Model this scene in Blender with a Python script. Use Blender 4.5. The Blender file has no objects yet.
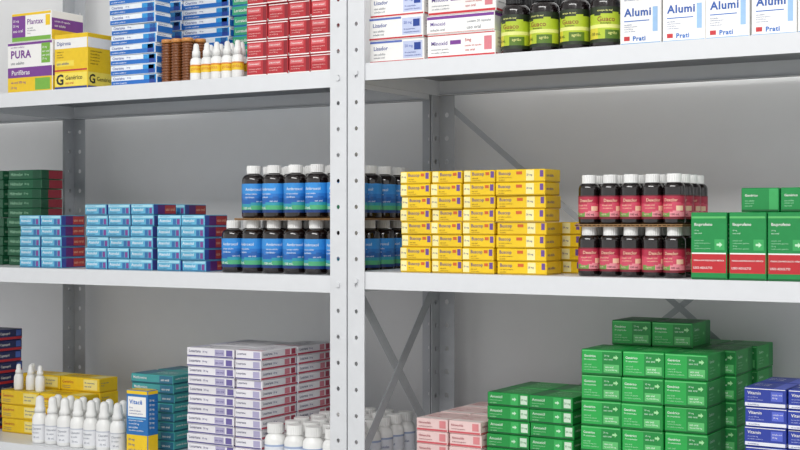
import bpy,bmesh,math,random
from mathutils import Vector
random.seed(11)
S=bpy.context.scene
S.view_settings.view_transform='Standard'
COL=S.collection
# ------------------------------------------------------------------ materials
def lin(h):
    h=h.lstrip('#'); o=[]
    for i in (0,2,4):
        c=int(h[i:i+2],16)/255
        o.append(c/12.92 if c<=.04045 else ((c+.055)/1.055)**2.4)
    return (*o,1)
MATS={}
def M(hexcol,rough=.42,vary=.07,metal=0.0,coat=0.0,bump=0.0,scale=90,name=None,mottle=.09):
    key=(hexcol,rough,vary,metal,coat,bump,scale)
    if key in MATS: return MATS[key]
    m=bpy.data.materials.new(name or ('surface_'+hexcol)); m.use_nodes=True
    nt=m.node_tree; b=nt.nodes['Principled BSDF']
    oi=nt.nodes.new('ShaderNodeObjectInfo')
    mr=nt.nodes.new('ShaderNodeMapRange'); mr.inputs[3].default_value=1-vary; mr.inputs[4].default_value=1+vary*.6
    nt.links.new(oi.outputs['Random'],mr.inputs[0])
    tc=nt.nodes.new('ShaderNodeTexCoord')
    no=nt.nodes.new('ShaderNodeTexNoise'); no.inputs['Scale'].default_value=scale; no.inputs['Detail'].default_value=3
    nt.links.new(tc.outputs['Object'],no.inputs['Vector'])
    mr2=nt.nodes.new('ShaderNodeMapRange'); mr2.inputs[3].default_value=1-mottle; mr2.inputs[4].default_value=1+mottle
    nt.links.new(no.outputs['Fac'],mr2.inputs[0])
    mu=nt.nodes.new('ShaderNodeMath'); mu.operation='MULTIPLY'
    nt.links.new(mr.outputs[0],mu.inputs[0]); nt.links.new(mr2.outputs[0],mu.inputs[1])
    hs=nt.nodes.new('ShaderNodeHueSaturation'); hs.inputs['Color'].default_value=lin(hexcol)
    nt.links.new(mu.outputs[0],hs.inputs['Value'])
    nt.links.new(hs.outputs[0],b.inputs['Base Color'])
    b.inputs['Roughness'].default_value=rough; b.inputs['Metallic'].default_value=metal
    b.inputs['Coat Weight'].default_value=coat
    if bump:
        bp=nt.nodes.new('ShaderNodeBump'); bp.inputs['Strength'].default_value=bump; bp.inputs['Distance'].default_value=.002
        nt.links.new(no.outputs['Fac'],bp.inputs['Height']); nt.links.new(bp.outputs[0],b.inputs['Normal'])
    MATS[key]=m; return m
# ------------------------------------------------------------------ text
TXT={}
def text_geo(s):
    """a leading * asks for a heavier weight"""
    if s in TXT: return TXT[s]
    cu=bpy.data.curves.new('t','FONT'); cu.body=s.lstrip('*'); cu.resolution_u=2; cu.offset=.03 if s[0]=='*' else .008
    if s[0]=='*': cu.space_character=1.1
    ob=bpy.data.objects.new('t',cu); COL.objects.link(ob)
    dg=bpy.context.evaluated_depsgraph_get()
    me=bpy.data.meshes.new_from_object(ob.evaluated_get(dg))
    vs=[(v.co.x,v.co.y) for v in me.vertices]; ps=[tuple(p.vertices) for p in me.polygons]
    bpy.data.objects.remove(ob); bpy.data.meshes.remove(me); bpy.data.curves.remove(cu)
    x0=min(v[0] for v in vs);x1=max(v[0] for v in vs);y0=min(v[1] for v in vs);y1=max(v[1] for v in vs)
    h=y1-y0
    TXT[s]=([((x-x0)/h,(y-y0)/h) for x,y in vs],ps,(x1-x0)/h)
    return TXT[s]
PH=['comprimidos revestidos','uso oral','20 mg','medicamento genérico','30 comprimidos','uso adulto','via oral 500 mg','contém 20 cápsulas','uso adulto e pediátrico','solução oral']
# ------------------------------------------------------------------ cartons
CART={}
def R(f,u0,v0,u1,v1,m,l=0): return ('r',f,u0,v0,u1,v1,m,l)
def T(f,u0,v0,u1,v1,s,m,l=2): return ('t',f,u0,v0,u1,v1,m,l,s)
def G(f,u0,v0,u1,v1,n,m,l=2): return ('g',f,u0,v0,u1,v1,m,l,n)
def A(f,u0,v0,u1,v1,m,l=2): return ('a',f,u0,v0,u1,v1,m,l)
def carton(key,w,d,h,base,decals,label,faces={}):
    rnd=random.Random(len(CART)*17+3)
    bm=bmesh.new(); mats=[base]
    def mi(m):
        if m not in mats: mats.append(m)
        return mats.index(m)
    bmesh.ops.create_cube(bm,size=1)
    for v in bm.verts: v.co=Vector((v.co.x*w,v.co.y*d,(v.co.z+.5)*h))
    bmesh.ops.bevel(bm,geom=list(bm.edges),offset=.0011,segments=1,affect='EDGES')
    FR={'F':(Vector((-w/2,-d/2,0)),Vector((1,0,0)),Vector((0,0,1)),Vector((0,-1,0)),w,h),
        'B':(Vector((w/2,d/2,0)),Vector((-1,0,0)),Vector((0,0,1)),Vector((0,1,0)),w,h),
        'R':(Vector((w/2,-d/2,0)),Vector((0,1,0)),Vector((0,0,1)),Vector((1,0,0)),d,h),
        'L':(Vector((-w/2,d/2,0)),Vector((0,-1,0)),Vector((0,0,1)),Vector((-1,0,0)),d,h),
        'T':(Vector((-w/2,-d/2,h)),Vector((1,0,0)),Vector((0,1,0)),Vector((0,0,1)),w,d)}
    def poly(fk,pts,m,l):
        o,U,V,N,a,b=FR[fk]; off=N*(.00016+.00013*l); e=.0013
        f=bm.faces.new([bm.verts.new(o+U*max(e,min(a-e,u*a))+V*max(e,min(b-e,v*b))+off) for u,v in pts]); f.material_index=mi(m)
    def rect(fk,u0,v0,u1,v1,m,l): poly(fk,[(u0,v0),(u1,v0),(u1,v1),(u0,v1)],m,l)
    def txt(fk,u0,v0,u1,v1,s,m,l):
        o,U,V,N,a,b=FR[fk]; off=N*(.00016+.00013*l)
        vs,ps,asp=text_geo(s)
        bw=(u1-u0)*a; bh=(v1-v0)*b; sx=min(bw/asp,bh)
        nv=[bm.verts.new(o+U*(u0*a+x*sx)+V*(v0*b+(bh-sx)/2+y*sx)+off) for x,y in vs]
        for p in ps:
            try:
                f=bm.faces.new([nv[i] for i in p]); f.material_index=mi(m); f.normal_update()
                if f.normal.dot(N)<0: f.normal_flip()
            except ValueError: pass
    for D_ in decals:
        for fk in D_[1]:
            kind,_,u0,v0,u1,v1,m,l=D_[:8]
            if kind=='r': rect(fk,u0,v0,u1,v1,m,l)
            elif kind=='a':
                um=(u0+u1)/2; vm=(v0+v1)/2; q=(v1-v0)*.2
                poly(fk,[(u0,vm-q),(um,vm-q),(um,vm+q),(u0,vm+q)],m,l)
                poly(fk,[(um,v0),(u1,vm),(um,v1)],m,l)
            elif kind=='g':
                n=D_[8]; lh=(v1-v0)/n; a,b=FR[fk][4:6]
                for i in range(n):
                    room=(u1-u0)*a/(lh*b*.62)
                    c=[p for p in PH if text_geo(p)[2]<=room*1.15]
                    s=rnd.choice(c) if c else 'mg'
                    txt(fk,u0,v0+i*lh+lh*.19,u1,v0+i*lh+lh*.81,s,m,l)
            else: txt(fk,u0,v0,u1,v1,D_[8],m,l)
    me=bpy.data.meshes.new('carton_'+key); bm.to_mesh(me); bm.free()
    for m in mats: me.materials.append(m)
    CART[key]=(me,w,d,h,label)
def put(key,x,y,z,group,rot=0,label=None,jit=True):
    me,w,d,h,lab=CART[key]
    big=h>.03
    o=bpy.data.objects.new('medicine_carton' if big else 'medicine_box',me); COL.objects.link(o)
    o.location=(x,y,z); o.rotation_euler=(0,0,rot+(math.radians(random.uniform(-.9,.9)) if jit else 0))
    o['label']=label or lab; o['category']='medicine box'; o['group']=group
    return o
def stack(key,x,s,z,nx,nz,group,ny=1,rot=False,gap=.0022,heights=None):
    me,w,d,h,lab=CART[key]
    W,D=(d,w) if rot else (w,d)
    for j in range(ny):
        for i in range(nx):
            n=heights(i,j) if heights else nz
            for k in range(n):
                put(key,x+W/2+i*(W+gap)+random.uniform(-.0009,.0009),
                    s+D/2+j*(D+.003)+(random.uniform(-.001,.001) if j else random.uniform(-.0055,.0005)),
                    z+k*(h+.0006),group,rot=math.pi/2 if rot else 0)
W_=M('#f4f3f0',mottle=.03); BLK=M('#1c1c20'); GRY=M('#6d727c'); NAVY=M('#1f3f93'); BLUE=M('#1f6cc0'); RED=M('#c42e35')
YEL=M('#efc818'); PUR=M('#7a3a93'); TEAL=M('#3f9c9c'); LIME=M('#79b341'); ORA=M('#e07b2c')
carton('purple_big',.142,.09,.115,W_,[R('FB',0,.0,1,.3,YEL),R('FB',0,.3,1,.5,PUR),T('FB',.1,.34,.5,.46,'Purifibras',W_),R('FB',.62,.04,.95,.27,LIME,1),G('FB',.08,.05,.5,.25,2,PUR),
  T('FB',.08,.68,.6,.84,'*PURA',PUR),G('FB',.08,.54,.6,.64,1,GRY),R('FB',.76,.56,.95,.95,LIME,1),G('FB',.78,.6,.94,.9,4,W_,3),R('FB',.0,.94,1,1,PUR),G('FB',.08,.87,.5,.93,1,PUR),
  R('RL',0,.0,1,.3,YEL),R('RL',0,.3,1,.5,PUR),G('RL',.1,.55,.9,.9,4,GRY)],'white and purple medicine carton with yellow base stripe')
carton('purple_small',.125,.1,.066,W_,[R('FB',0,.0,1,.16,LIME),R('FB',0,.16,.35,.9,PUR),T('FB',.4,.56,.8,.78,'Plantax',PUR),G('FB',.4,.22,.9,.5,3,GRY),R('FB',.0,.9,1,1,YEL,1),G('FB',.04,.3,.31,.8,3,W_),R('FB',.86,.5,.97,.86,YEL,1),
  R('RL',0,.35,1,.75,PUR),R('RL',0,0,1,.35,YEL),G('RL',.1,.42,.9,.7,2,W_,2)],'white carton with purple and lime bands, lying on other cartons')
carton('g_yellow',.1,.085,.123,YEL,[R('FB',0,.74,1,.92,W_),T('FB',.08,.77,.5,.87,'Dipirona',NAVY),G('FB',.08,.56,.85,.7,3,M('#6a4d10')),R('FB',.06,.42,.6,.52,M('#f6de50'),1),G('FB',.08,.43,.58,.51,1,NAVY,3),R('FB',0,.33,1,.36,RED,1),
  R('FB',0,.06,1,.3,M('#f8e25c')),T('FB',.06,.08,.28,.28,'*G',BLK,3),T('FB',.34,.17,.85,.25,'Genérico',BLK,3),G('FB',.34,.08,.85,.15,1,RED,3),R('FB',0,0,1,.05,NAVY,1),
  G('RL',.1,.42,.9,.7,5,M('#6a4d10')),R('RL',0,.74,1,.92,W_),R('RL',0,.06,1,.3,M('#f8e25c')),R('RL',0,0,1,.05,NAVY,1),T('RL',.06,.09,.28,.27,'*G',BLK),T('RL',.34,.14,.92,.23,'Genérico',BLK)],'yellow generic-medicine carton with white band')
carton('blue_strip',.13,.05,.0212,M('#e8eef4'),[R('FB',0,0,1,.5,BLUE),R('FB',.72,.5,1,1,M('#2f93d4'),1),T('FB',.05,.58,.3,.9,'Cinarizina',NAVY),G('FB',.36,.58,.7,.88,1,NAVY),G('FB',.05,.1,.7,.4,1,W_),R('FB',.84,.1,.96,.9,NAVY,1),
  R('RL',0,0,1,.7,BLUE),G('RL',.1,.72,.9,.95,1,NAVY),R('T',0,0,.5,1,BLUE)],'slim blue and white medicine box')
carton('sky_green',.13,.06,.0212,M('#4a9fd6'),[R('FB',0,0,.4,1,M('#3aa678')),R('FB',.88,0,1,1,M('#2a62b0')),T('FB',.05,.3,.36,.76,'Loratadina',W_,3),G('FB',.45,.3,.8,.72,1,W_),R('RL',0,0,1,.5,M('#35a06a')),R('FB',0,.0,1,.1,NAVY,1)],'slim blue medicine box with green panel')
carton('red_white',.0505,.07,.0355,M('#b92c35'),[R('FB',0,.0,1,.1,W_),R('FB',.0,.92,1,1,W_),R('FB',.06,.56,.7,.84,M('#d8666a'),1),T('FB',.1,.62,.62,.8,'Cetoconazol',W_,3),G('FB',.1,.2,.75,.48,2,M('#f3c8c4')),R('FB',.8,.1,1,.92,M('#8d1d28'),0),
  R('RL',0,0,1,.2,W_),G('RL',.1,.4,.9,.8,2,W_)],'small red medicine box with white edge bands')
carton('blue_white_large',.12,.09,.0435,W_,[R('FB',0,.0,1,.1,RED),R('FB',0,.88,.6,1,M('#5a70bb'),1),T('FB',.08,.55,.34,.76,'Lisador',NAVY),G('FB',.08,.16,.55,.48,2,GRY),R('FB',.62,.16,.97,.9,M('#c4cdea')),R('FB',.82,.5,.94,.82,NAVY,1),G('FB',.65,.2,.94,.46,2,NAVY,3),G('FB',.65,.55,.8,.8,1,M('#5a70bb'),3),
  R('RL',0,.0,1,.1,RED),G('RL',.1,.3,.9,.8,4,GRY)],'white medicine carton with blue lettering and thin red band')
carton('red_white_large',.142,.09,.046,W_,[R('FB',0,.0,1,.12,M('#cf2f39')),T('FB',.06,.52,.3,.74,'Minoxid',M('#5a3d96')),G('FB',.06,.18,.5,.44,2,GRY),T('FB',.56,.6,.66,.76,'5mg',RED,3),G('FB',.56,.22,.8,.54,2,RED,3),R('FB',.84,.26,.95,.8,M('#d9808a'),2),R('FB',.0,.93,1,1,RED,1),R('FB',.34,.55,.5,.72,PUR,1),
  R('RL',0,0,1,.12,M('#cf2f39')),G('RL',.1,.3,.9,.8,3,GRY)],'white medicine carton with narrow red bands')
carton('purple_white_large',.142,.09,.034,W_,[R('FB',0,.8,1,.96,PUR),T('FB',.06,.4,.28,.7,'Minoxid',M('#5a3d96')),G('FB',.6,.1,.95,.7,2,GRY),G('FB',.06,.08,.5,.34,1,GRY),R('FB',.0,.0,1,.06,RED,1),R('RL',0,.8,1,.96,PUR)],'white medicine carton with purple stripe')
carton('alum',.0735,.05,.105,W_,[R('FB',0,.94,1,1,NAVY),T('FB',.1,.44,.76,.62,'*Alumi',M('#2456a8')),R('FB',.1,.38,.72,.395,BLUE,1),G('FB',.1,.2,.72,.35,4,M('#5b6f9c')),G('FB',.1,.7,.7,.9,3,M('#5b6f9c')),
  T('FB',.32,.06,.86,.14,'*Prati',BLUE),R('FB',.1,.07,.24,.14,RED,1),R('FB',.8,.2,.92,.6,M('#9bc0e6'),1),
  R('FB',0,.0,1,.03,M('#6aa5d8')),R('RL',0,0,1,.03,M('#6aa5d8')),R('RL',.2,.1,.8,.9,M('#dfe6ef')),G('RL',.25,.2,.75,.8,7,M('#7b93bd'))],'upright white medicine box with blue lettering')
carton('dark_green',.11,.07,.0222,M('#175c3c'),[T('FB',.08,.3,.45,.75,'Hidroclor',M('#9fd0ae')),R('FB',.75,0,1,1,M('#0f4a30')),G('FB',.5,.3,.72,.7,1,M('#9fd0ae')),R('RL',0,0,1,1,M('#8d2433')),R('RL',0,0,.35,1,M('#0f4a30'),1)],'slim dark green medicine box with red end')
carton('dark_green_plain',.11,.07,.0222,M('#175c3c'),[G('FBRL',.08,.3,.6,.75,1,M('#9fd0ae'))],'slim dark green medicine box')
carton('sky',.063,.075,.0232,M('#5fb0d2'),[R('FB',0,.72,.999,.98,M('#a9dcec')),T('FB',.08,.34,.56,.64,'Atenolol',M('#f4f7fa')),R('FB',.66,.14,.8,.64,M('#2b6ea8'),1),R('FB',.83,.14,.95,.64,M('#7d3f8c'),1),R('FB',0,0,1,.12,M('#2d6d9c'),1),G('FB',.08,.12,.6,.28,1,M('#17406b')),G('FB',.08,.74,.8,.94,1,M('#2b6ea8')),
  R('RL',0,0,1,1,M('#5f2a72')),R('RL',0,0,.2,1,M('#3c4fa0'),1),R('RL',.5,.12,.97,.9,M('#b8403f'),1),G('RL',.53,.3,.92,.75,1,M('#f0c0a0'),3),R('T',0,0,.8,1,M('#69b9d6'))],'slim sky-blue medicine box with purple and red side')
YP=M('#4d3a8c')
carton('y_end',.0644,.11,.0232,YEL,[R('FB',0,.12,.22,1,M('#f8eda8')),T('FB',.28,.5,.66,.84,'Buscop',YP),G('FB',.28,.28,.82,.46,1,M('#7a4a20')),G('FB',.28,.12,.7,.26,1,M('#7a4a20')),R('FB',0,.0,1,.09,M('#a87e10')),G('FB',.04,.4,.2,.7,1,YP),R('FB',.86,.4,.97,.9,M('#6b4a96'),1),R('FB',.7,.6,.82,.84,M('#d2612c'),1),
  G('RL',.08,.35,.7,.75,1,YP),R('RL',0,0,1,.1,M('#a87e10'))],'slim yellow medicine box with purple lettering')
carton('y_long',.098,.0648,.0232,YEL,[R('FB',0,.0,1,.09,M('#a87e10')),T('FB',.06,.5,.34,.84,'Buscop',YP),G('FB',.06,.28,.55,.46,1,M('#7a4a20')),G('FB',.06,.12,.45,.26,1,M('#7a4a20')),R('FB',.62,.12,.78,1,M('#f8eda8')),G('FB',.63,.4,.77,.7,1,YP,3),R('FB',.9,.4,.97,.9,M('#6b4a96'),1),R('FB',.42,.6,.54,.84,M('#d2612c'),1),
  R('RL',0,0,1,.1,M('#a87e10')),G('RL',.1,.35,.8,.7,1,YP)],'long yellow medicine box with purple lettering')
carton('green_rx',.0608,.06,.111,M('#138a44'),[R('FB',0,.1,1,.38,M('#c1272f')),T('FB',.07,.25,.93,.32,'VENDA SOB PRESCRIÇÃO MÉDICA',W_,3),T('FB',.07,.15,.6,.2,'USO ADULTO',W_,3),
  R('FB',0,.38,1,.4,W_),T('FB',.1,.78,.6,.85,'Ibuprofeno',W_),G('FB',.1,.67,.7,.75,2,M('#c8ead0')),G('FB',.1,.44,.56,.6,4,M('#9fd8ae')),R('FB',.66,.44,.94,.6,M('#3aa85c'),1),A('FB',.72,.48,.88,.56,M('#bfe6c4'),2),R('FB',.0,.91,1,.94,M('#5dbb68'),1),R('FB',.0,0,1,.03,M('#0c5a2d'),1),
  R('RL',0,.1,1,.38,M('#c1272f')),G('RL',.1,.45,.85,.85,6,W_)],'upright green prescription medicine box with red band')
carton('green_flat',.062,.1,.0395,M('#138a44'),[T('FB',.1,.62,.44,.76,'Genérico',W_),G('FB',.1,.2,.56,.52,3,M('#9fd8ae')),R('FB',.74,.1,1,1,M('#3aa85c')),R('FB',0,.0,1,.1,M('#0c5a2d'),1),R('T',.3,0,.6,1,M('#3aa85c'))],'flat green medicine box lying on upright boxes')
carton('navy_red',.1,.08,.026,M('#232c5c'),[R('FB',0,0,1,.3,M('#b52b38')),G('FB',.1,.5,.8,.8,1,W_),R('RL',0,0,1,.28,M('#b52b38')),T('RL',.12,.42,.5,.76,'Captopril',W_),R('RL',.75,.35,.95,.9,M('#4a67b8'),1)],'navy medicine box with red stripe')
carton('yellow_low',.125,.062,.033,YEL,[R('FB',0,.0,1,.1,M('#d8aa14')),T('FB',.05,.5,.34,.8,'Genérico',M('#b5352d')),R('FB',.6,.16,.95,.9,M('#f7e58a'),1),G('FB',.63,.3,.92,.75,2,NAVY,3),G('FB',.05,.16,.5,.42,2,NAVY),
  T('T',.1,.55,.5,.75,'Genérico',M('#b5352d')),G('T',.1,.2,.55,.45,2,NAVY),R('T',.68,.1,.95,.9,M('#f7e58a')),R('RL',0,0,1,.1,M('#d8aa14')),G('RL',.1,.4,.8,.75,2,NAVY)],'broad low yellow medicine carton with red lettering')
carton('teal',.12,.08,.0201,TEAL,[T('FB',.06,.4,.38,.8,'Metformina',W_),R('FB',.68,.1,1,1,M('#2d6f8a')),G('FB',.72,.3,.95,.7,1,W_),R('FB',0,0,1,.16,M('#1f4f6a'),1),R('T',0,0,.35,1,M('#2d6f8a')),G('T',.4,.3,.9,.7,2,W_),R('RL',0,0,1,.2,M('#1f4f6a')),G('RL',.1,.4,.8,.8,1,W_)],'slim teal medicine box with white lettering')
carton('blue_yellow_upright',.06,.034,.141,M('#1f6fb4'),[R('FB',0,.94,1,1,YEL),R('FB',.08,.6,.92,.9,W_,1),T('FB',.15,.78,.75,.86,'*Vitacê',BLUE,3),G('FB',.15,.62,.85,.75,3,NAVY,3),G('FB',.12,.36,.8,.56,4,W_),R('FB',0,0,1,.32,YEL),G('FB',.1,.05,.8,.28,3,NAVY),R('FB',.08,.56,.92,.58,M('#7fc0ea'),1),
  R('RL',0,0,1,.32,YEL),R('RL',0,.94,1,1,YEL),G('RL',.15,.4,.85,.88,7,W_),R('T',0,0,1,1,YEL)],'upright blue and yellow medicine box with white panel')
LI=M('#554e8c')
carton('lilac',.123,.066,.0194,M('#e9e7ec',mottle=.04),[R('FB',0,0,1,.2,LI),T('FB',.05,.46,.3,.84,'Losartana',M('#3b3a6a')),R('FB',.6,.26,.8,.9,M('#b0aacb'),1),G('FB',.34,.4,.58,.8,1,LI),R('FB',.84,.26,.97,.9,M('#6b5f9e'),1),G('FB',.62,.4,.78,.75,1,LI,3),
  R('RL',0,0,1,.2,LI),R('RL',.06,.3,.4,.9,M('#b7b4cc')),G('RL',.45,.4,.95,.8,1,M('#b04560')),R('T',.0,.0,.18,1,M('#c7c4d8')),T('T',.25,.5,.6,.72,'Losartana',M('#5b5a86')),G('T',.25,.2,.8,.42,1,M('#6b6b86'))],'slim white medicine box with lilac stripe')
carton('lilac_red',.123,.066,.0194,M('#e9e7ec',mottle=.04),[R('FB',0,.0,1,.26,M('#b83c54')),T('FB',.06,.46,.3,.84,'Losartana',M('#3b3a6a')),R('FB',.66,.3,.8,.9,M('#d0808f'),1),R('FB',.84,.3,.96,.9,M('#a03850'),1),G('FB',.34,.4,.62,.8,1,LI),
  R('RL',0,0,1,.2,LI),T('RL',.06,.46,.42,.84,'Losartana',M('#3b3a6a')),R('RL',.7,.26,.95,.9,M('#b0aacb'),1),R('T',.0,.0,.18,1,M('#dcb9c4')),G('T',.25,.2,.8,.6,2,M('#6b6b86'))],'slim white medicine box with rose stripe along its long side')
carton('pink',.067,.085,.0238,M('#e8c9c6'),[R('FB',0,0,1,.2,M('#cf5a62')),T('FB',.08,.52,.46,.82,'Nimesulida',M('#a03a48')),G('FB',.08,.26,.66,.46,1,M('#8a3a44')),R('FB',.74,.3,.94,.88,M('#d88588'),1),R('T',0,0,1,.25,M('#f3e2df')),T('T',.1,.55,.6,.74,'Nimesulida',M('#b0424c')),G('T',.1,.3,.7,.5,1,M('#c0525c')),R('RL',0,0,1,.18,M('#cf5a62')),G('RL',.08,.42,.7,.8,1,M('#8a3a44'))],'pale pink medicine box with rose stripe')
carton('green_slim',.0852,.09,.025,M('#18913f'),[R('FB',0,0,1,.14,M('#0d4f28')),T('FB',.07,.54,.36,.84,'Amoxicil',M('#d7f0d8')),G('FB',.07,.34,.5,.5,1,M('#a7dcae')),G('FB',.07,.17,.4,.31,1,M('#a7dcae')),R('FB',.56,.14,.74,1,M('#35ac56')),A('FB',.6,.42,.7,.72,M('#bfe6c4'),2),R('FB',.8,.24,.96,.88,M('#cfe6cf'),1),G('FB',.81,.4,.95,.7,1,M('#17803a'),3),R('T',0,0,.3,1,M('#0f6b34')),T('T',.36,.55,.7,.7,'Amoxicil',M('#d7f0d8')),G('T',.36,.2,.85,.45,2,M('#a7dcae')),R('T',.3,.85,1,1,M('#4db862')),
  R('RL',0,0,1,.14,M('#0d4f28')),G('RL',.07,.4,.7,.8,1,M('#d7f0d8'))],'slim green medicine box with pale lettering')
carton('green_big',.0748,.1,.0443,M('#1c9a42'),[R('FB',0,0,1,.07,M('#0d5a2a')),R('FB',.0,.07,.52,.93,M('#26a94b')),R('FB',.52,.07,1,.93,M('#18893c')),R('FB',.0,.93,1,1,M('#62c474')),T('FB',.07,.7,.36,.8,'Genérico',M('#f2fbf2')),G('FB',.07,.54,.48,.66,1,M('#d9f2dd')),G('FB',.07,.14,.46,.46,3,M('#a8dfb2')),R('FB',.56,.12,.94,.44,M('#5fc06f'),1),G('FB',.6,.16,.92,.4,2,M('#eaf7ea'),3),A('FB',.8,.62,.92,.82,M('#a8e2a4')),G('FB',.57,.58,.78,.84,2,M('#c9ead0')),
  R('T',0,0,.3,1,M('#13803a')),T('T',.36,.66,.66,.78,'Genérico',M('#d7f0d8')),G('T',.36,.2,.8,.56,4,M('#a7dcae')),A('T',.1,.4,.22,.6,M('#6cc578')),R('T',.3,.86,1,1,M('#4db862')),R('RL',0,0,1,.07,M('#0d5a2a')),T('RL',.1,.66,.36,.78,'Genérico',M('#c9ead0')),G('RL',.1,.2,.5,.54,3,M('#8fd09c')),R('RL',.72,.07,1,1,M('#13803a')),A('RL',.56,.4,.66,.62,M('#6cc578'))],'bright green medicine carton with fine pale lettering')
carton('blue_block',.068,.08,.0315,M('#2b3fa0'),[R('FB',0,.0,1,.22,M('#e9ebf5')),R('FB',0,.92,1,1,W_,1),T('FB',.08,.64,.4,.8,'Vitamin',W_),G('FB',.08,.3,.55,.56,2,M('#b9c0ea')),G('FB',.08,.04,.7,.18,1,NAVY),R('FB',.64,.34,.92,.82,M('#5b6bd0'),1),G('FB',.67,.42,.9,.74,2,W_,3),R('RL',0,.0,1,.22,M('#e9ebf5')),G('RL',.1,.4,.8,.7,1,W_),R('T',.7,0,1,1,M('#5b6bd0')),G('T',.1,.3,.6,.7,2,W_)],'deep-blue medicine box with white lower band')
# ------------------------------------------------------------------ bottles
def lathe_bm(prof,n=32,ridge=None,cap_ends=True,matfn=None):
    bm=bmesh.new(); rings=[]
    for r,z in prof:
        ring=[]
        for i in range(n):
            a=2*math.pi*i/n; rr=r
            if ridge and ridge[0]<=z<=ridge[1] and i%2: rr=r*(1-ridge[2])
            ring.append(bm.verts.new((rr*math.sin(a),-rr*math.cos(a),z)))
        rings.append(ring)
    for k in range(len(rings)-1):
        for i in range(n):
            j=(i+1)%n
            f=bm.faces.new([rings[k][i],rings[k][j],rings[k+1][j],rings[k+1][i]]); f.smooth=not ridge
            if matfn:
                a=(i+.5)/n
                if a>.5:a-=1
                zm=(prof[k][1]+prof[k+1][1])/2
                f.material_index=matfn(a,(zm-prof[0][1])/(prof[-1][1]-prof[0][1]))
    if cap_ends:
        bm.faces.new(list(reversed(rings[0]))); bm.faces.new(rings[-1])
    return bm
def fin(name,bm,mats):
    me=bpy.data.meshes.new(name); bm.to_mesh(me); bm.free()
    for m in mats: me.materials.append(m)
    return me
def lathe(name,prof,mat,**k): return fin(name,lathe_bm(prof,**k),[mat])
def glass_prof(r,h,neck=.45,sh=.72):
    p=[(r*.86,0),(r*.97,.0015),(r,.004),(r,h*sh)]
    for t in (.25,.5,.75,1):
        a=t*math.pi/2
        p.append((r*neck+(r-r*neck)*math.cos(a),h*sh+(h*.12)*math.sin(a)))
    p.append((r*neck,h*.9)); return p
def label_mesh(name,r,z0,z1,mats,fn,texts=(),n=64,rows=20):
    """texts: (string, left angle fraction, right angle fraction, v0, v1, material index)"""
    bm=lathe_bm([(r,z0+(z1-z0)*i/rows) for i in range(rows+1)],n=n,cap_ends=False,matfn=fn)
    for s,a0,a1,v0,v1,mi_ in texts:
        vs,ps,asp=text_geo(s)
        bw=(a1-a0)*2*math.pi*r; bh=(v1-v0)*(z1-z0); sc=min(bw/asp,bh); rr=r+.00035
        st=(bw-asp*sc)/2
        nv=[]
        for x,y in vs:
            a=a0*2*math.pi+(st+x*sc)/r
            nv.append(bm.verts.new((rr*math.sin(a),-rr*math.cos(a),z0+v0*(z1-z0)+(bh-sc)/2+y*sc)))
        for p in ps:
            try: f=bm.faces.new([nv[i] for i in p]); f.material_index=mi_
            except ValueError: pass
    return fin(name,bm,mats)
AMB=M('#170f10',rough=.12,coat=.6,vary=.1,name='dark_amber_glass')
CAPW=M('#ededeb',rough=.4,mottle=.02); CAPB=M('#151517',rough=.35)
def cap_prof(r,z0,z1): return [(r,z0),(r,z0+.001),(r,z1-.0015),(r*.95,z1),(r*.4,z1+.0001)]
PR={}
r,h=.0245,.107
def fn_blue(a,v):
    w=.03*math.sin(a*14)
    if v<.1: return 2
    if v<.24+w: return 3
    if v<.34+w: return 6
    if v<.5+w: return 4
    if v<.66: return 5
    return 0
PR['blue']=('syrup_bottle',[('bottle_body',lathe('blue_syrup_glass',glass_prof(r,h),AMB),None),
  ('label',label_mesh('blue_syrup_label',r+.0003,.011,.07,[M('#3391dd'),M('#e6eef6'),M('#153a78'),M('#4fae7c'),M('#1f62b0'),M('#2778c9'),M('#2f9bb0')],fn_blue,
   [('Ambroxol',-.11,.11,.74,.87,1),('xarope adulto',-.12,.06,.6,.67,1),('cloridrato',-.12,.02,.5,.56,1),('120 mL',-.14,-.02,.12,.2,1),('uso oral',.04,.14,.36,.43,1)]),'blue paper label with green lower band'),
  ('cap',lathe('blue_syrup_cap',cap_prof(.0145,h*.85,h),CAPW,n=48,ridge=(h*.85,h-.001,.05)),'white ribbed screw cap')],'dark glass syrup bottle, blue label, white cap')
r,h=.0188,.0865
def fn_red(a,v):
    w=.04*math.sin(a*18)
    if v<.1 or v>.94: return 2
    if a<-.02 and a>-.22 and v<.3+w: return 5
    if -.02<=a<.22 and v<.3+w: return 4
    if .08<a<.18 and .36<v<.56: return 1
    if v>.66+w: return 6
    return 0
PR['red']=('syrup_bottle',[('bottle_body',lathe('red_syrup_glass',glass_prof(r,h),AMB),None),
  ('label',label_mesh('red_syrup_label',r+.0003,.009,.05,[M('#cf4a63'),M('#f2cfae'),M('#761c2c'),M('#3d1020'),M('#e6909a'),M('#6f9a4a'),M('#b02c46')],fn_red,
   [('Dexclor',-.11,.11,.73,.86,1),('solução oral',-.14,.02,.54,.62,1),('uso pediátrico',-.14,.04,.42,.49,1),('100 mL',-.0,.13,.15,.24,3),('mg/mL',-.16,-.05,.15,.24,1)]),'rose-red paper label with green corner'),
  ('cap',lathe('red_syrup_cap',cap_prof(.0125,h*.83,h),CAPW,n=40,ridge=(h*.83,h-.001,.05)),'white ribbed screw cap')],'small dark glass bottle, red label, white cap')
r,h=.0265,.108
def fn_green(a,v):
    w=.03*math.sin(a*16)
    if v>.8+w : return 4
    if v<.08: return 4
    if abs(a)>.27: return 2
    if .42<v<.48: return 1
    if -.02<a<.16 and .12<v<.36: return 2
    if v<.42 and a<-.1: return 5
    return 0
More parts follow.
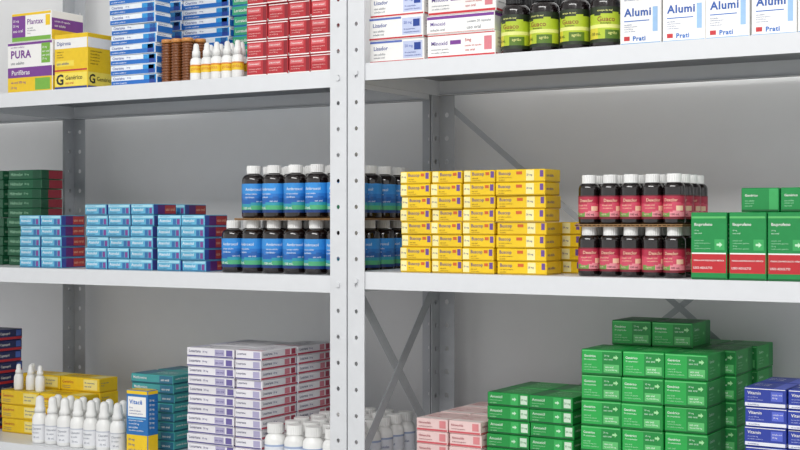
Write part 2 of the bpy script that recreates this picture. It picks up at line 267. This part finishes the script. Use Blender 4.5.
PR['green']=('syrup_bottle',[('bottle_body',lathe('green_syrup_glass',glass_prof(r,h),AMB),None),
  ('label',label_mesh('green_syrup_label',r+.0003,.008,.07,[M('#b2c62e'),M('#e6e88a'),M('#55761e'),M('#8a2f22'),M('#24301a'),M('#d8cc3a')],fn_green,
   [('Guaco',-.11,.1,.58,.72,3),('xarope de mel',-.14,.1,.85,.92,1),('fitoterápico',-.1,.08,.5,.56,4),('150 mL',-.18,-.06,.2,.28,4),('agrião',0,.13,.2,.3,1)]),'yellow-green printed label with dark edges'),
  ('cap',lathe('green_syrup_cap',cap_prof(.018,h*.84,h),CAPB,n=48,ridge=(h*.84,h-.001,.05)),'black ribbed screw cap')],'dark glass bottle, yellow-green label, black cap')
WP=M('#eeeeec',rough=.35,mottle=.02)
r,h=.0125,.078
def fn_y(a,v): return 0 if v<.8 else 1
PR['drop_yellow']=('dropper_bottle',[('bottle_body',lathe('dropper_body',[(r*.9,0),(r,.002),(r,.04),(r*.85,.046),(r*.55,.049),(r*.55,.052)],WP),None),
  ('label',label_mesh('dropper_label',r+.0003,.016,.033,[M('#ecc62c'),M('#d98a2a')],fn_y,[('gotas',-.16,.16,.2,.65,1)],n=48,rows=10),'yellow and orange paper label'),
  ('cap',lathe('dropper_cap',[(.0085,.049),(.0085,.061),(.0066,.064),(.0055,.075),(.0035,.078)],CAPW,n=24),'white pointed cap')],'small white dropper bottle, yellow label')
r=.0175
def fn_w(a,v): return 1 if v>.9 else 0
PR['nasal']=('dropper_bottle',[('bottle_body',lathe('nasal_body',[(r*.9,0),(r,.003),(r,.05),(r*.97,.056),(r*.86,.062),(r*.68,.066),(r*.68,.07)],WP),None),
  ('label',label_mesh('nasal_label',r+.0003,.008,.043,[M('#e8e9ec'),M('#c5c9d2'),M('#7d8592')],fn_w,[('Cloreto',-.12,.12,.66,.8,2),('de sódio',-.12,.08,.42,.52,2),('30 mL',-.1,.1,.12,.24,2)],n=48,rows=12),'white label with faint grey print'),
  ('cap',lathe('nasal_cap',[(.0122,.068),(.0122,.078),(.0102,.081),(.0096,.094),(.0088,.101),(.006,.105),(.002,.1065)],CAPW,n=28),'white rounded tall cap')],'white plastic nasal-drop bottle with rounded cap')
r=.011
PR['drop_small']=('dropper_bottle',[('bottle_body',lathe('small_drop_body',[(r*.9,0),(r,.002),(r,.03),(r*.85,.035),(r*.6,.038),(r*.6,.04)],WP),None),
  ('cap',lathe('small_drop_cap',[(.0078,.038),(.0078,.046),(.006,.048),(.0055,.056),(.004,.0605),(.001,.0615)],CAPW,n=24),None)],'tiny white dropper bottle standing on yellow cartons')
r=.0215
PR['white_round']=('pill_bottle',[('bottle_body',lathe('round_body',[(r*.9,0),(r,.003),(r,.064),(r*.9,.071),(r*.66,.076),(r*.66,.08)],WP),None),
  ('label',label_mesh('round_label',r+.0003,.01,.056,[M('#e2e5ec'),M('#9fb0d0'),M('#5a6a95')],fn_w,[('cápsulas',-.14,.14,.5,.66,2)],n=48,rows=12),'pale label with blue-grey print'),
  ('cap',lathe('round_cap',cap_prof(.0165,.078,.097),CAPW,n=48,ridge=(.078,.096,.05)),'white ribbed screw cap')],'white plastic pill bottle with ribbed cap')
AMBR=M('#7d4822',rough=.25,coat=.4,name='amber_plastic')
rp=[(.0105,0)]
for i in range(14):
    z=.003+i*.0058; rp+= [(.0125,z),(.0125,z+.003),(.0105,z+.0036),(.0105,z+.0052)]
PR['amber']=('amber_vial',[('vial_body',lathe('amber_vial_body',rp,AMBR,n=28),None),('cap',lathe('amber_vial_cap',[(.0125,.0845),(.0125,.092),(.011,.093)],M('#c98a4a',rough=.35),n=28),'lighter amber cap')],'ribbed amber plastic vial')
def bottle(key,x,y,z,group,rot=.3):
    nm,parts,lab=PR[key]
    e=bpy.data.objects.new(nm,None); e.empty_display_size=.02; COL.objects.link(e)
    e.location=(x+random.uniform(-.0007,.0007),y+random.uniform(-.001,.001),z); e.rotation_euler=(0,0,rot+random.uniform(-.35,.35))
    e['label']=lab; e['category']='bottle'; e['group']=group
    for pn,me,pl in parts:
        o=bpy.data.objects.new(pn,me); COL.objects.link(o); o.parent=e
        if pl:o['label']=pl
# ------------------------------------------------------------------ shelving units
D=.358
ENAM=M('#dcdee1',rough=.38,vary=.0,bump=.05,scale=40,name='shelf_enamel',mottle=.03)
UNDR_SHADE=M('#86898e',rough=.5,vary=.0,bump=.05,scale=40,name='shelf_underside_shade',mottle=.05)  # shade beneath the shelves painted in as a darker copy of the enamel
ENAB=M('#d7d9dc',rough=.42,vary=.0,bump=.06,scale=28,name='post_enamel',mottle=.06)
ENAB_SHADED=M('#b4b7bb',rough=.45,vary=.0,bump=.06,scale=50,name='post_enamel_shaded',mottle=.07)  # post enamel darkened: shadow on the back posts put into the colour
GALV=M('#b3b6ba',rough=.45,metal=.1,name='brace_steel')
def addbox(bm,x0,x1,y0,y1,z0,z1):
    v=[bm.verts.new((x,y,z)) for x in (x0,x1) for y in (y0,y1) for z in (z0,z1)]
    for q in ((0,1,3,2),(4,6,7,5),(0,4,5,1),(2,3,7,6),(0,2,6,4),(1,5,7,3)): bm.faces.new([v[i] for i in q])
def mesh_obj(name,bm,mat,parent=None,loc=(0,0,0),under=None):
    bmesh.ops.recalc_face_normals(bm,faces=bm.faces)
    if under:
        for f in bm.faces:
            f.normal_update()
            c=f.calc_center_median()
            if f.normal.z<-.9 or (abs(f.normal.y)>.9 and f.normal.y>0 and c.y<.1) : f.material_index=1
    me=bpy.data.meshes.new(name); bm.to_mesh(me); bm.free(); me.materials.append(mat)
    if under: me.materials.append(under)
    o=bpy.data.objects.new(name,me); COL.objects.link(o); o.location=loc
    if parent:o.parent=parent
    return o
def flange(bm,o,U,w,H,pitch=.05,r=.0045):
    n=int(H/pitch); Z=Vector((0,0,1))
    for k in range(n):
        z0=k*pitch; c=o+U*(w/2)+Z*(z0+pitch/2)
        P=[bm.verts.new(c+U*(r*math.cos(math.radians(22.5+45*i)))+Z*(r*1.15*math.sin(math.radians(22.5+45*i)))) for i in range(8)]
        TR=bm.verts.new(o+U*w+Z*(z0+pitch));TL=bm.verts.new(o+Z*(z0+pitch));BL=bm.verts.new(o+Z*z0);BR=bm.verts.new(o+U*w+Z*z0)
        for q in ([BR,TR,P[0],P[7]],[TR,P[1],P[0]],[TR,TL,P[2],P[1]],[TL,P[3],P[2]],[TL,BL,P[4],P[3]],[BL,P[5],P[4]],[BL,BR,P[6],P[5]],[BR,P[7],P[6]]):
            bm.faces.new(q)
def post(parent,x,y,sx,sy,H=2.1,back=False):
    bm=bmesh.new(); r=.005 if back else .0038
    flange(bm,Vector((0,0,0)),Vector((sx,0,0)),.037,H,r=r); flange(bm,Vector((0,0,0)),Vector((0,sy,0)),.035,H,r=r)
    bmesh.ops.remove_doubles(bm,verts=bm.verts,dist=.0001)
    o=mesh_obj('post',bm,ENAB_SHADED if back else ENAB,parent,(x,y,0))
    m=o.modifiers.new('thick','SOLIDIFY'); m.thickness=.0014; m.offset=0
    return o
def bar(parent,name,p,q,w,t,nrm,mat):
    p=Vector(p);q=Vector(q);d=(q-p).normalized();n=Vector(nrm);s=d.cross(n).normalized()
    bm=bmesh.new(); v=[]
    for e in (p,q):
        for a,b in ((-1,-1),(1,-1),(1,1),(-1,1)): v.append(bm.verts.new(e+s*a*w/2+n*b*t/2))
    for f in ((0,1,2,3),(7,6,5,4),(0,4,5,1),(1,5,6,2),(2,6,7,3),(3,7,4,0)): bm.faces.new([v[i] for i in f])
    return mesh_obj(name,bm,mat,parent)
def bolt(parent,x,y,z):
    bm=bmesh.new()
    bmesh.ops.create_cone(bm,cap_ends=True,segments=6,radius1=.0055,radius2=.005,depth=.003)
    for v in bm.verts: v.co=Vector((v.co.x,v.co.z,v.co.y))
    mesh_obj('bolt',bm,ENAB,parent,(x,y,z))
def unit(x0,x1,levels,lab):
    e=bpy.data.objects.new('shelving_unit',None); COL.objects.link(e); e['label']=lab; e['category']='shelving unit'; e['group']='perforated-steel shelving units'
    q=.0022
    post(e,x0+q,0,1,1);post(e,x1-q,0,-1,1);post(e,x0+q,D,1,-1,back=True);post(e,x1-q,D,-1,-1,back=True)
    for z in levels:
        bm=bmesh.new(); a,b=x0+.004,x1-.004; f,k=.0025,D-.002; L=.033
        addbox(bm,a,b,f,k,z-.0015,z)
        addbox(bm,a,b,f,f+.0015,z-L,z-.0015)
        addbox(bm,a,b,f+.0015,f+.014,z-L,z-L+.0015)
        addbox(bm,a,b,k-.0015,k,z-L,z-.0015); addbox(bm,a,b,k-.014,k-.0015,z-L,z-L+.0015)
        addbox(bm,a,a+.0015,f+.0015,k-.0015,z-L,z-.0015); addbox(bm,b-.0015,b,f+.0015,k-.0015,z-L,z-.0015)
        addbox(bm,a+.02,b-.02,D/2-.015,D/2+.015,z-.012,z-.0015)
        o=mesh_obj('shelf',bm,ENAM,e,under=UNDR_SHADE)
        for xx in (x0+.0207,x1-.0207):
            bolt(e,xx,-.0022,z-.017)
    return e
ZL=(1.690,1.292,.894); ZR=(1.699,1.301,.903)
uL=unit(-1.07,0,list(ZL)+[.496,.098],'white perforated-steel shelving unit stocked with syrup bottles and medicine boxes')
uN=unit(-2.14,-1.07,list(ZL)+[.496,.098],'white perforated-steel shelving unit holding navy and dark green boxes')
uR=unit(0,1.07,list(ZR)+[.505,.107],'white perforated-steel shelving unit with cross braces, stocked with medicine')
bar(uR,'side_brace',(.006,.03,1.262),(.006,D-.03,.93),.022,.0015,(1,0,0),GALV)
bar(uR,'side_brace',(.008,D-.03,1.262),(.008,.03,.93),.022,.0015,(1,0,0),GALV)
bar(uR,'back_brace',(.03,D+.003,1.64),(1.04,D+.003,.82),.012,.0015,(0,1,0),GALV)
bar(uR,'back_brace',(1.04,D+.005,1.64),(.03,D+.005,.82),.012,.0015,(0,1,0),GALV)
# ------------------------------------------------------------------ room
def struct(name,x0,x1,y0,y1,z0,z1,mat):
    bm=bmesh.new(); addbox(bm,x0,x1,y0,y1,z0,z1); o=mesh_obj(name,bm,mat); o['kind']='structure'; return o
WALL=M('#ebebeb',rough=.8,vary=0,bump=.12,scale=25,name='painted_wall',mottle=.02)
struct('wall_back',-4,4,.42,.52,0,3,WALL)
struct('floor',-4,4,-4,.42,-.05,0,M('#aeadab',rough=.5,vary=0,scale=8,name='floor_surface'))
struct('ceiling',-4,4,-4,.52,3,3.05,M('#e6e6e4',rough=.9,vary=0,name='ceiling_paint'))
# ------------------------------------------------------------------ TOP LEFT
z=ZL[0]+.0003
put('purple_big',-.873,.065,z,'purple cartons on the top shelf',jit=False)
put('purple_small',-.868,.07,z+.1156,'purple cartons on the top shelf',jit=False)
put('g_yellow',-.743,.06,z,'yellow generic cartons on the top shelf')
stack('blue_strip',-.626,.02,z,1,10,'blue-striped boxes on the top shelf')
stack('blue_strip',-.665,.15,z,1,11,'blue-striped boxes on the top shelf')
stack('blue_strip',-.665+.132,.15,z,1,11,'blue-striped boxes on the top shelf')
stack('sky_green',-.665+.264,.16,z,1,10,'blue and green boxes on the top shelf')
for x,y in ((-.479,.035),(-.452,.035),(-.425,.035),(-.466,.062),(-.439,.062),(-.412,.062)): bottle('amber',x,y,z,'amber vials on the top shelf')
for i in range(5): bottle('drop_yellow',-.3945+i*.0272,.028,z,'dropper bottles on the top shelf')
for i in range(5): bottle('drop_yellow',-.381+i*.0272,.058,z,'dropper bottles on the top shelf')
stack('red_white',-.257,.022,z,4,6,'red boxes on the top shelf')
# ------------------------------------------------------------------ TOP RIGHT
z=ZR[0]+.0003
stack('blue_white_large',.034,.03,z,1,4,'white and blue cartons on the top shelf')
g='white and red cartons on the top shelf'
put('red_white_large',.235,.068,z,g); put('purple_white_large',.233,.068,z+.0466,g); put('red_white_large',.236,.068,z+.0812,g); put('red_white_large',.234,.068,z+.1278,g)
for i in range(4): bottle('green',.338+i*.0585,.04,z,'yellow-green-label bottles on the top shelf')
for i in range(4): bottle('green',.338+i*.0585,.1,z,'yellow-green-label bottles on the top shelf')
stack('alum',.547,.022,z,5,1,'white boxes with blue lettering on the top shelf')
# ------------------------------------------------------------------ MID LEFT
z=ZL[1]+.0003
stack('dark_green',-1.055,.125,z,1,10,'dark green boxes on the middle shelf')
stack('dark_green_plain',-1.188,.13,z,1,10,'dark green boxes on the middle shelf',ny=2)
g='sky-blue boxes on the middle shelf'
stack('sky',-.915,.032,z,2,5,g)
stack('sky',-.709,.032,z,3,6,g)
stack('sky',-.640,.13,z,2,6,g)
stack('sky',-.502,.032,z,2,5,g)
g='blue-label syrup bottles on the middle shelf'
xs=[-.3145,-.2625,-.2105,-.1585,-.1065,-.0545]
for i,x in enumerate(xs):
    for j in range(5 if i>=4 else 3): bottle('blue',x,.05+j*.056,z,g)
xs=[-.262,-.209,-.156,-.103,-.050]
zc=z+.1075
def cardboard(x0,x1,y0,y1,zz,lab):
    bm=bmesh.new(); addbox(bm,x0,x1,y0,y1,zz,zz+.0012); addbox(bm,x0,x1,y0,y1,zz+.0028,zz+.004)
    n=int((x1-x0)/.008)
    for i in range(n):
        x=x0+i*.008; addbox(bm,x,x+.0015,y0+.0005,y1-.0005,zz+.0012,zz+.0028)
    o=mesh_obj('cardboard_sheet',bm,M('#a07b52',rough=.85,scale=90,name='kraft_board')); o['label']=lab;o['category']='cardboard'
cardboard(-.292,-.026,.024,.3,zc,'brown corrugated cardboard sheet between two layers of syrup bottles')
for i,x in enumerate(xs):
    for j in range(5 if i>=3 else 3): bottle('blue',x,.05+j*.056,zc+.0041,g)
# ------------------------------------------------------------------ MID RIGHT
z=ZR[1]+.0003
g='yellow boxes on the middle shelf'
stack('y_end',.103,.03,z,3,8,g)
stack('y_long',.3055,.03,z,1,8,g)
stack('y_long',.332,.13,z,1,4,g)
g='red-label bottles on the middle shelf'
for i in range(5):
    for j in range(4): bottle('red',.478+i*.0391,.05+j*.04,z,g)
zc=z+.087
cardboard(.458,.655,.03,.19,zc,'brown corrugated cardboard sheet between two layers of small bottles')
for i in range(5):
    for j in range(4): bottle('red',.478+i*.0391,.05+j*.04,zc+.0041,g)
g='green prescription boxes on the middle shelf'
stack('green_rx',.6785,.01,z,4,1,g,ny=2,gap=.0019)
put('green_flat',.785,.085,z+.1116,g); put('green_flat',.8495,.085,z+.1116,g)
# ------------------------------------------------------------------ BOTTOM LEFT
z=ZL[2]+.0003
g='yellow cartons on the lower shelf'
stack('yellow_low',-1.055,.105,z,2,3,g,ny=2,heights=lambda i,j:3 if j==0 else 4)
stack('navy_red',-1.19,.125,z,1,9,'navy boxes on the lower shelf')
for x,y in ((-1.02,.125),(-.985,.13),(-.95,.125),(-1.0,.15)): bottle('drop_small',x,y,z+.1008,'tiny droppers on the yellow cartons')
g='nasal-drop bottles on the lower shelf'
for i in range(7): bottle('nasal',-.862+i*.0395,.04,z,g)
for i in range(6): bottle('nasal',-.842+i*.0395,.077,z,g)
put('blue_yellow_upright',-.55,.035,z,'blue and yellow box on the lower shelf')
stack('teal',-.64,.105,z,1,8,'teal boxes on the lower shelf',ny=2)
g='white and lilac boxes on the lower shelf'
stack('lilac',-.418,.03,z,1,12,g,ny=3)
stack('lilac_red',-.2915,.03,z,1,12,g,ny=2,rot=True)
g='white pill bottles on the lower shelf'
for j in range(7):
    for i in range(4):
        bottle('white_round',-.193+i*.0465+(.01 if j%2 else 0)*(0 if i==3 else 1),.032+j*.046,z,g)
# ------------------------------------------------------------------ BOTTOM RIGHT
z=ZR[2]+.0003
stack('pink',.127,.05,z,2,5,'pink boxes on the lower shelf',ny=3)
stack('green_slim',.271,.06,z,2,7,'slim green boxes on the lower shelf',ny=2)
g='green cartons on the lower shelf'
stack('green_big',.465,.045,z,3,6,g)
stack('green_big',.483,.148,z,3,7,g,heights=lambda i,j:7 if i<2 else 6)
stack('green_big',.49,.251,z,3,6,g)
stack('blue_block',.766,.014,z,2,7,'deep-blue boxes on the lower shelf',ny=2)
# ------------------------------------------------------------------ light
w=bpy.data.worlds.new('room_ambient'); S.world=w; w.use_nodes=True
w.node_tree.nodes['Background'].inputs[0].default_value=(.985,.992,1,1); w.node_tree.nodes['Background'].inputs[1].default_value=.92
def area(n,loc,rot,sx,sy,e,c=(1,.99,.975)):
    l=bpy.data.lights.new(n,'AREA'); l.shape='RECTANGLE'; l.size=sx;l.size_y=sy;l.energy=e;l.color=c
    o=bpy.data.objects.new(n,l);COL.objects.link(o);o.location=loc;o.rotation_euler=rot
area('ceiling_lamp',(.6,-1.9,2.93),(math.radians(32),0,0),2.4,.7,68)
# ------------------------------------------------------------------ camera
cam=bpy.data.cameras.new('camera'); co=bpy.data.objects.new('camera',cam); COL.objects.link(co)
co.location=(1.401,-2.144,1.398); co.rotation_euler=(math.pi/2,0,math.radians(30.9))
cam.lens=60; cam.sensor_width=36; cam.shift_y=-.005; S.camera=co
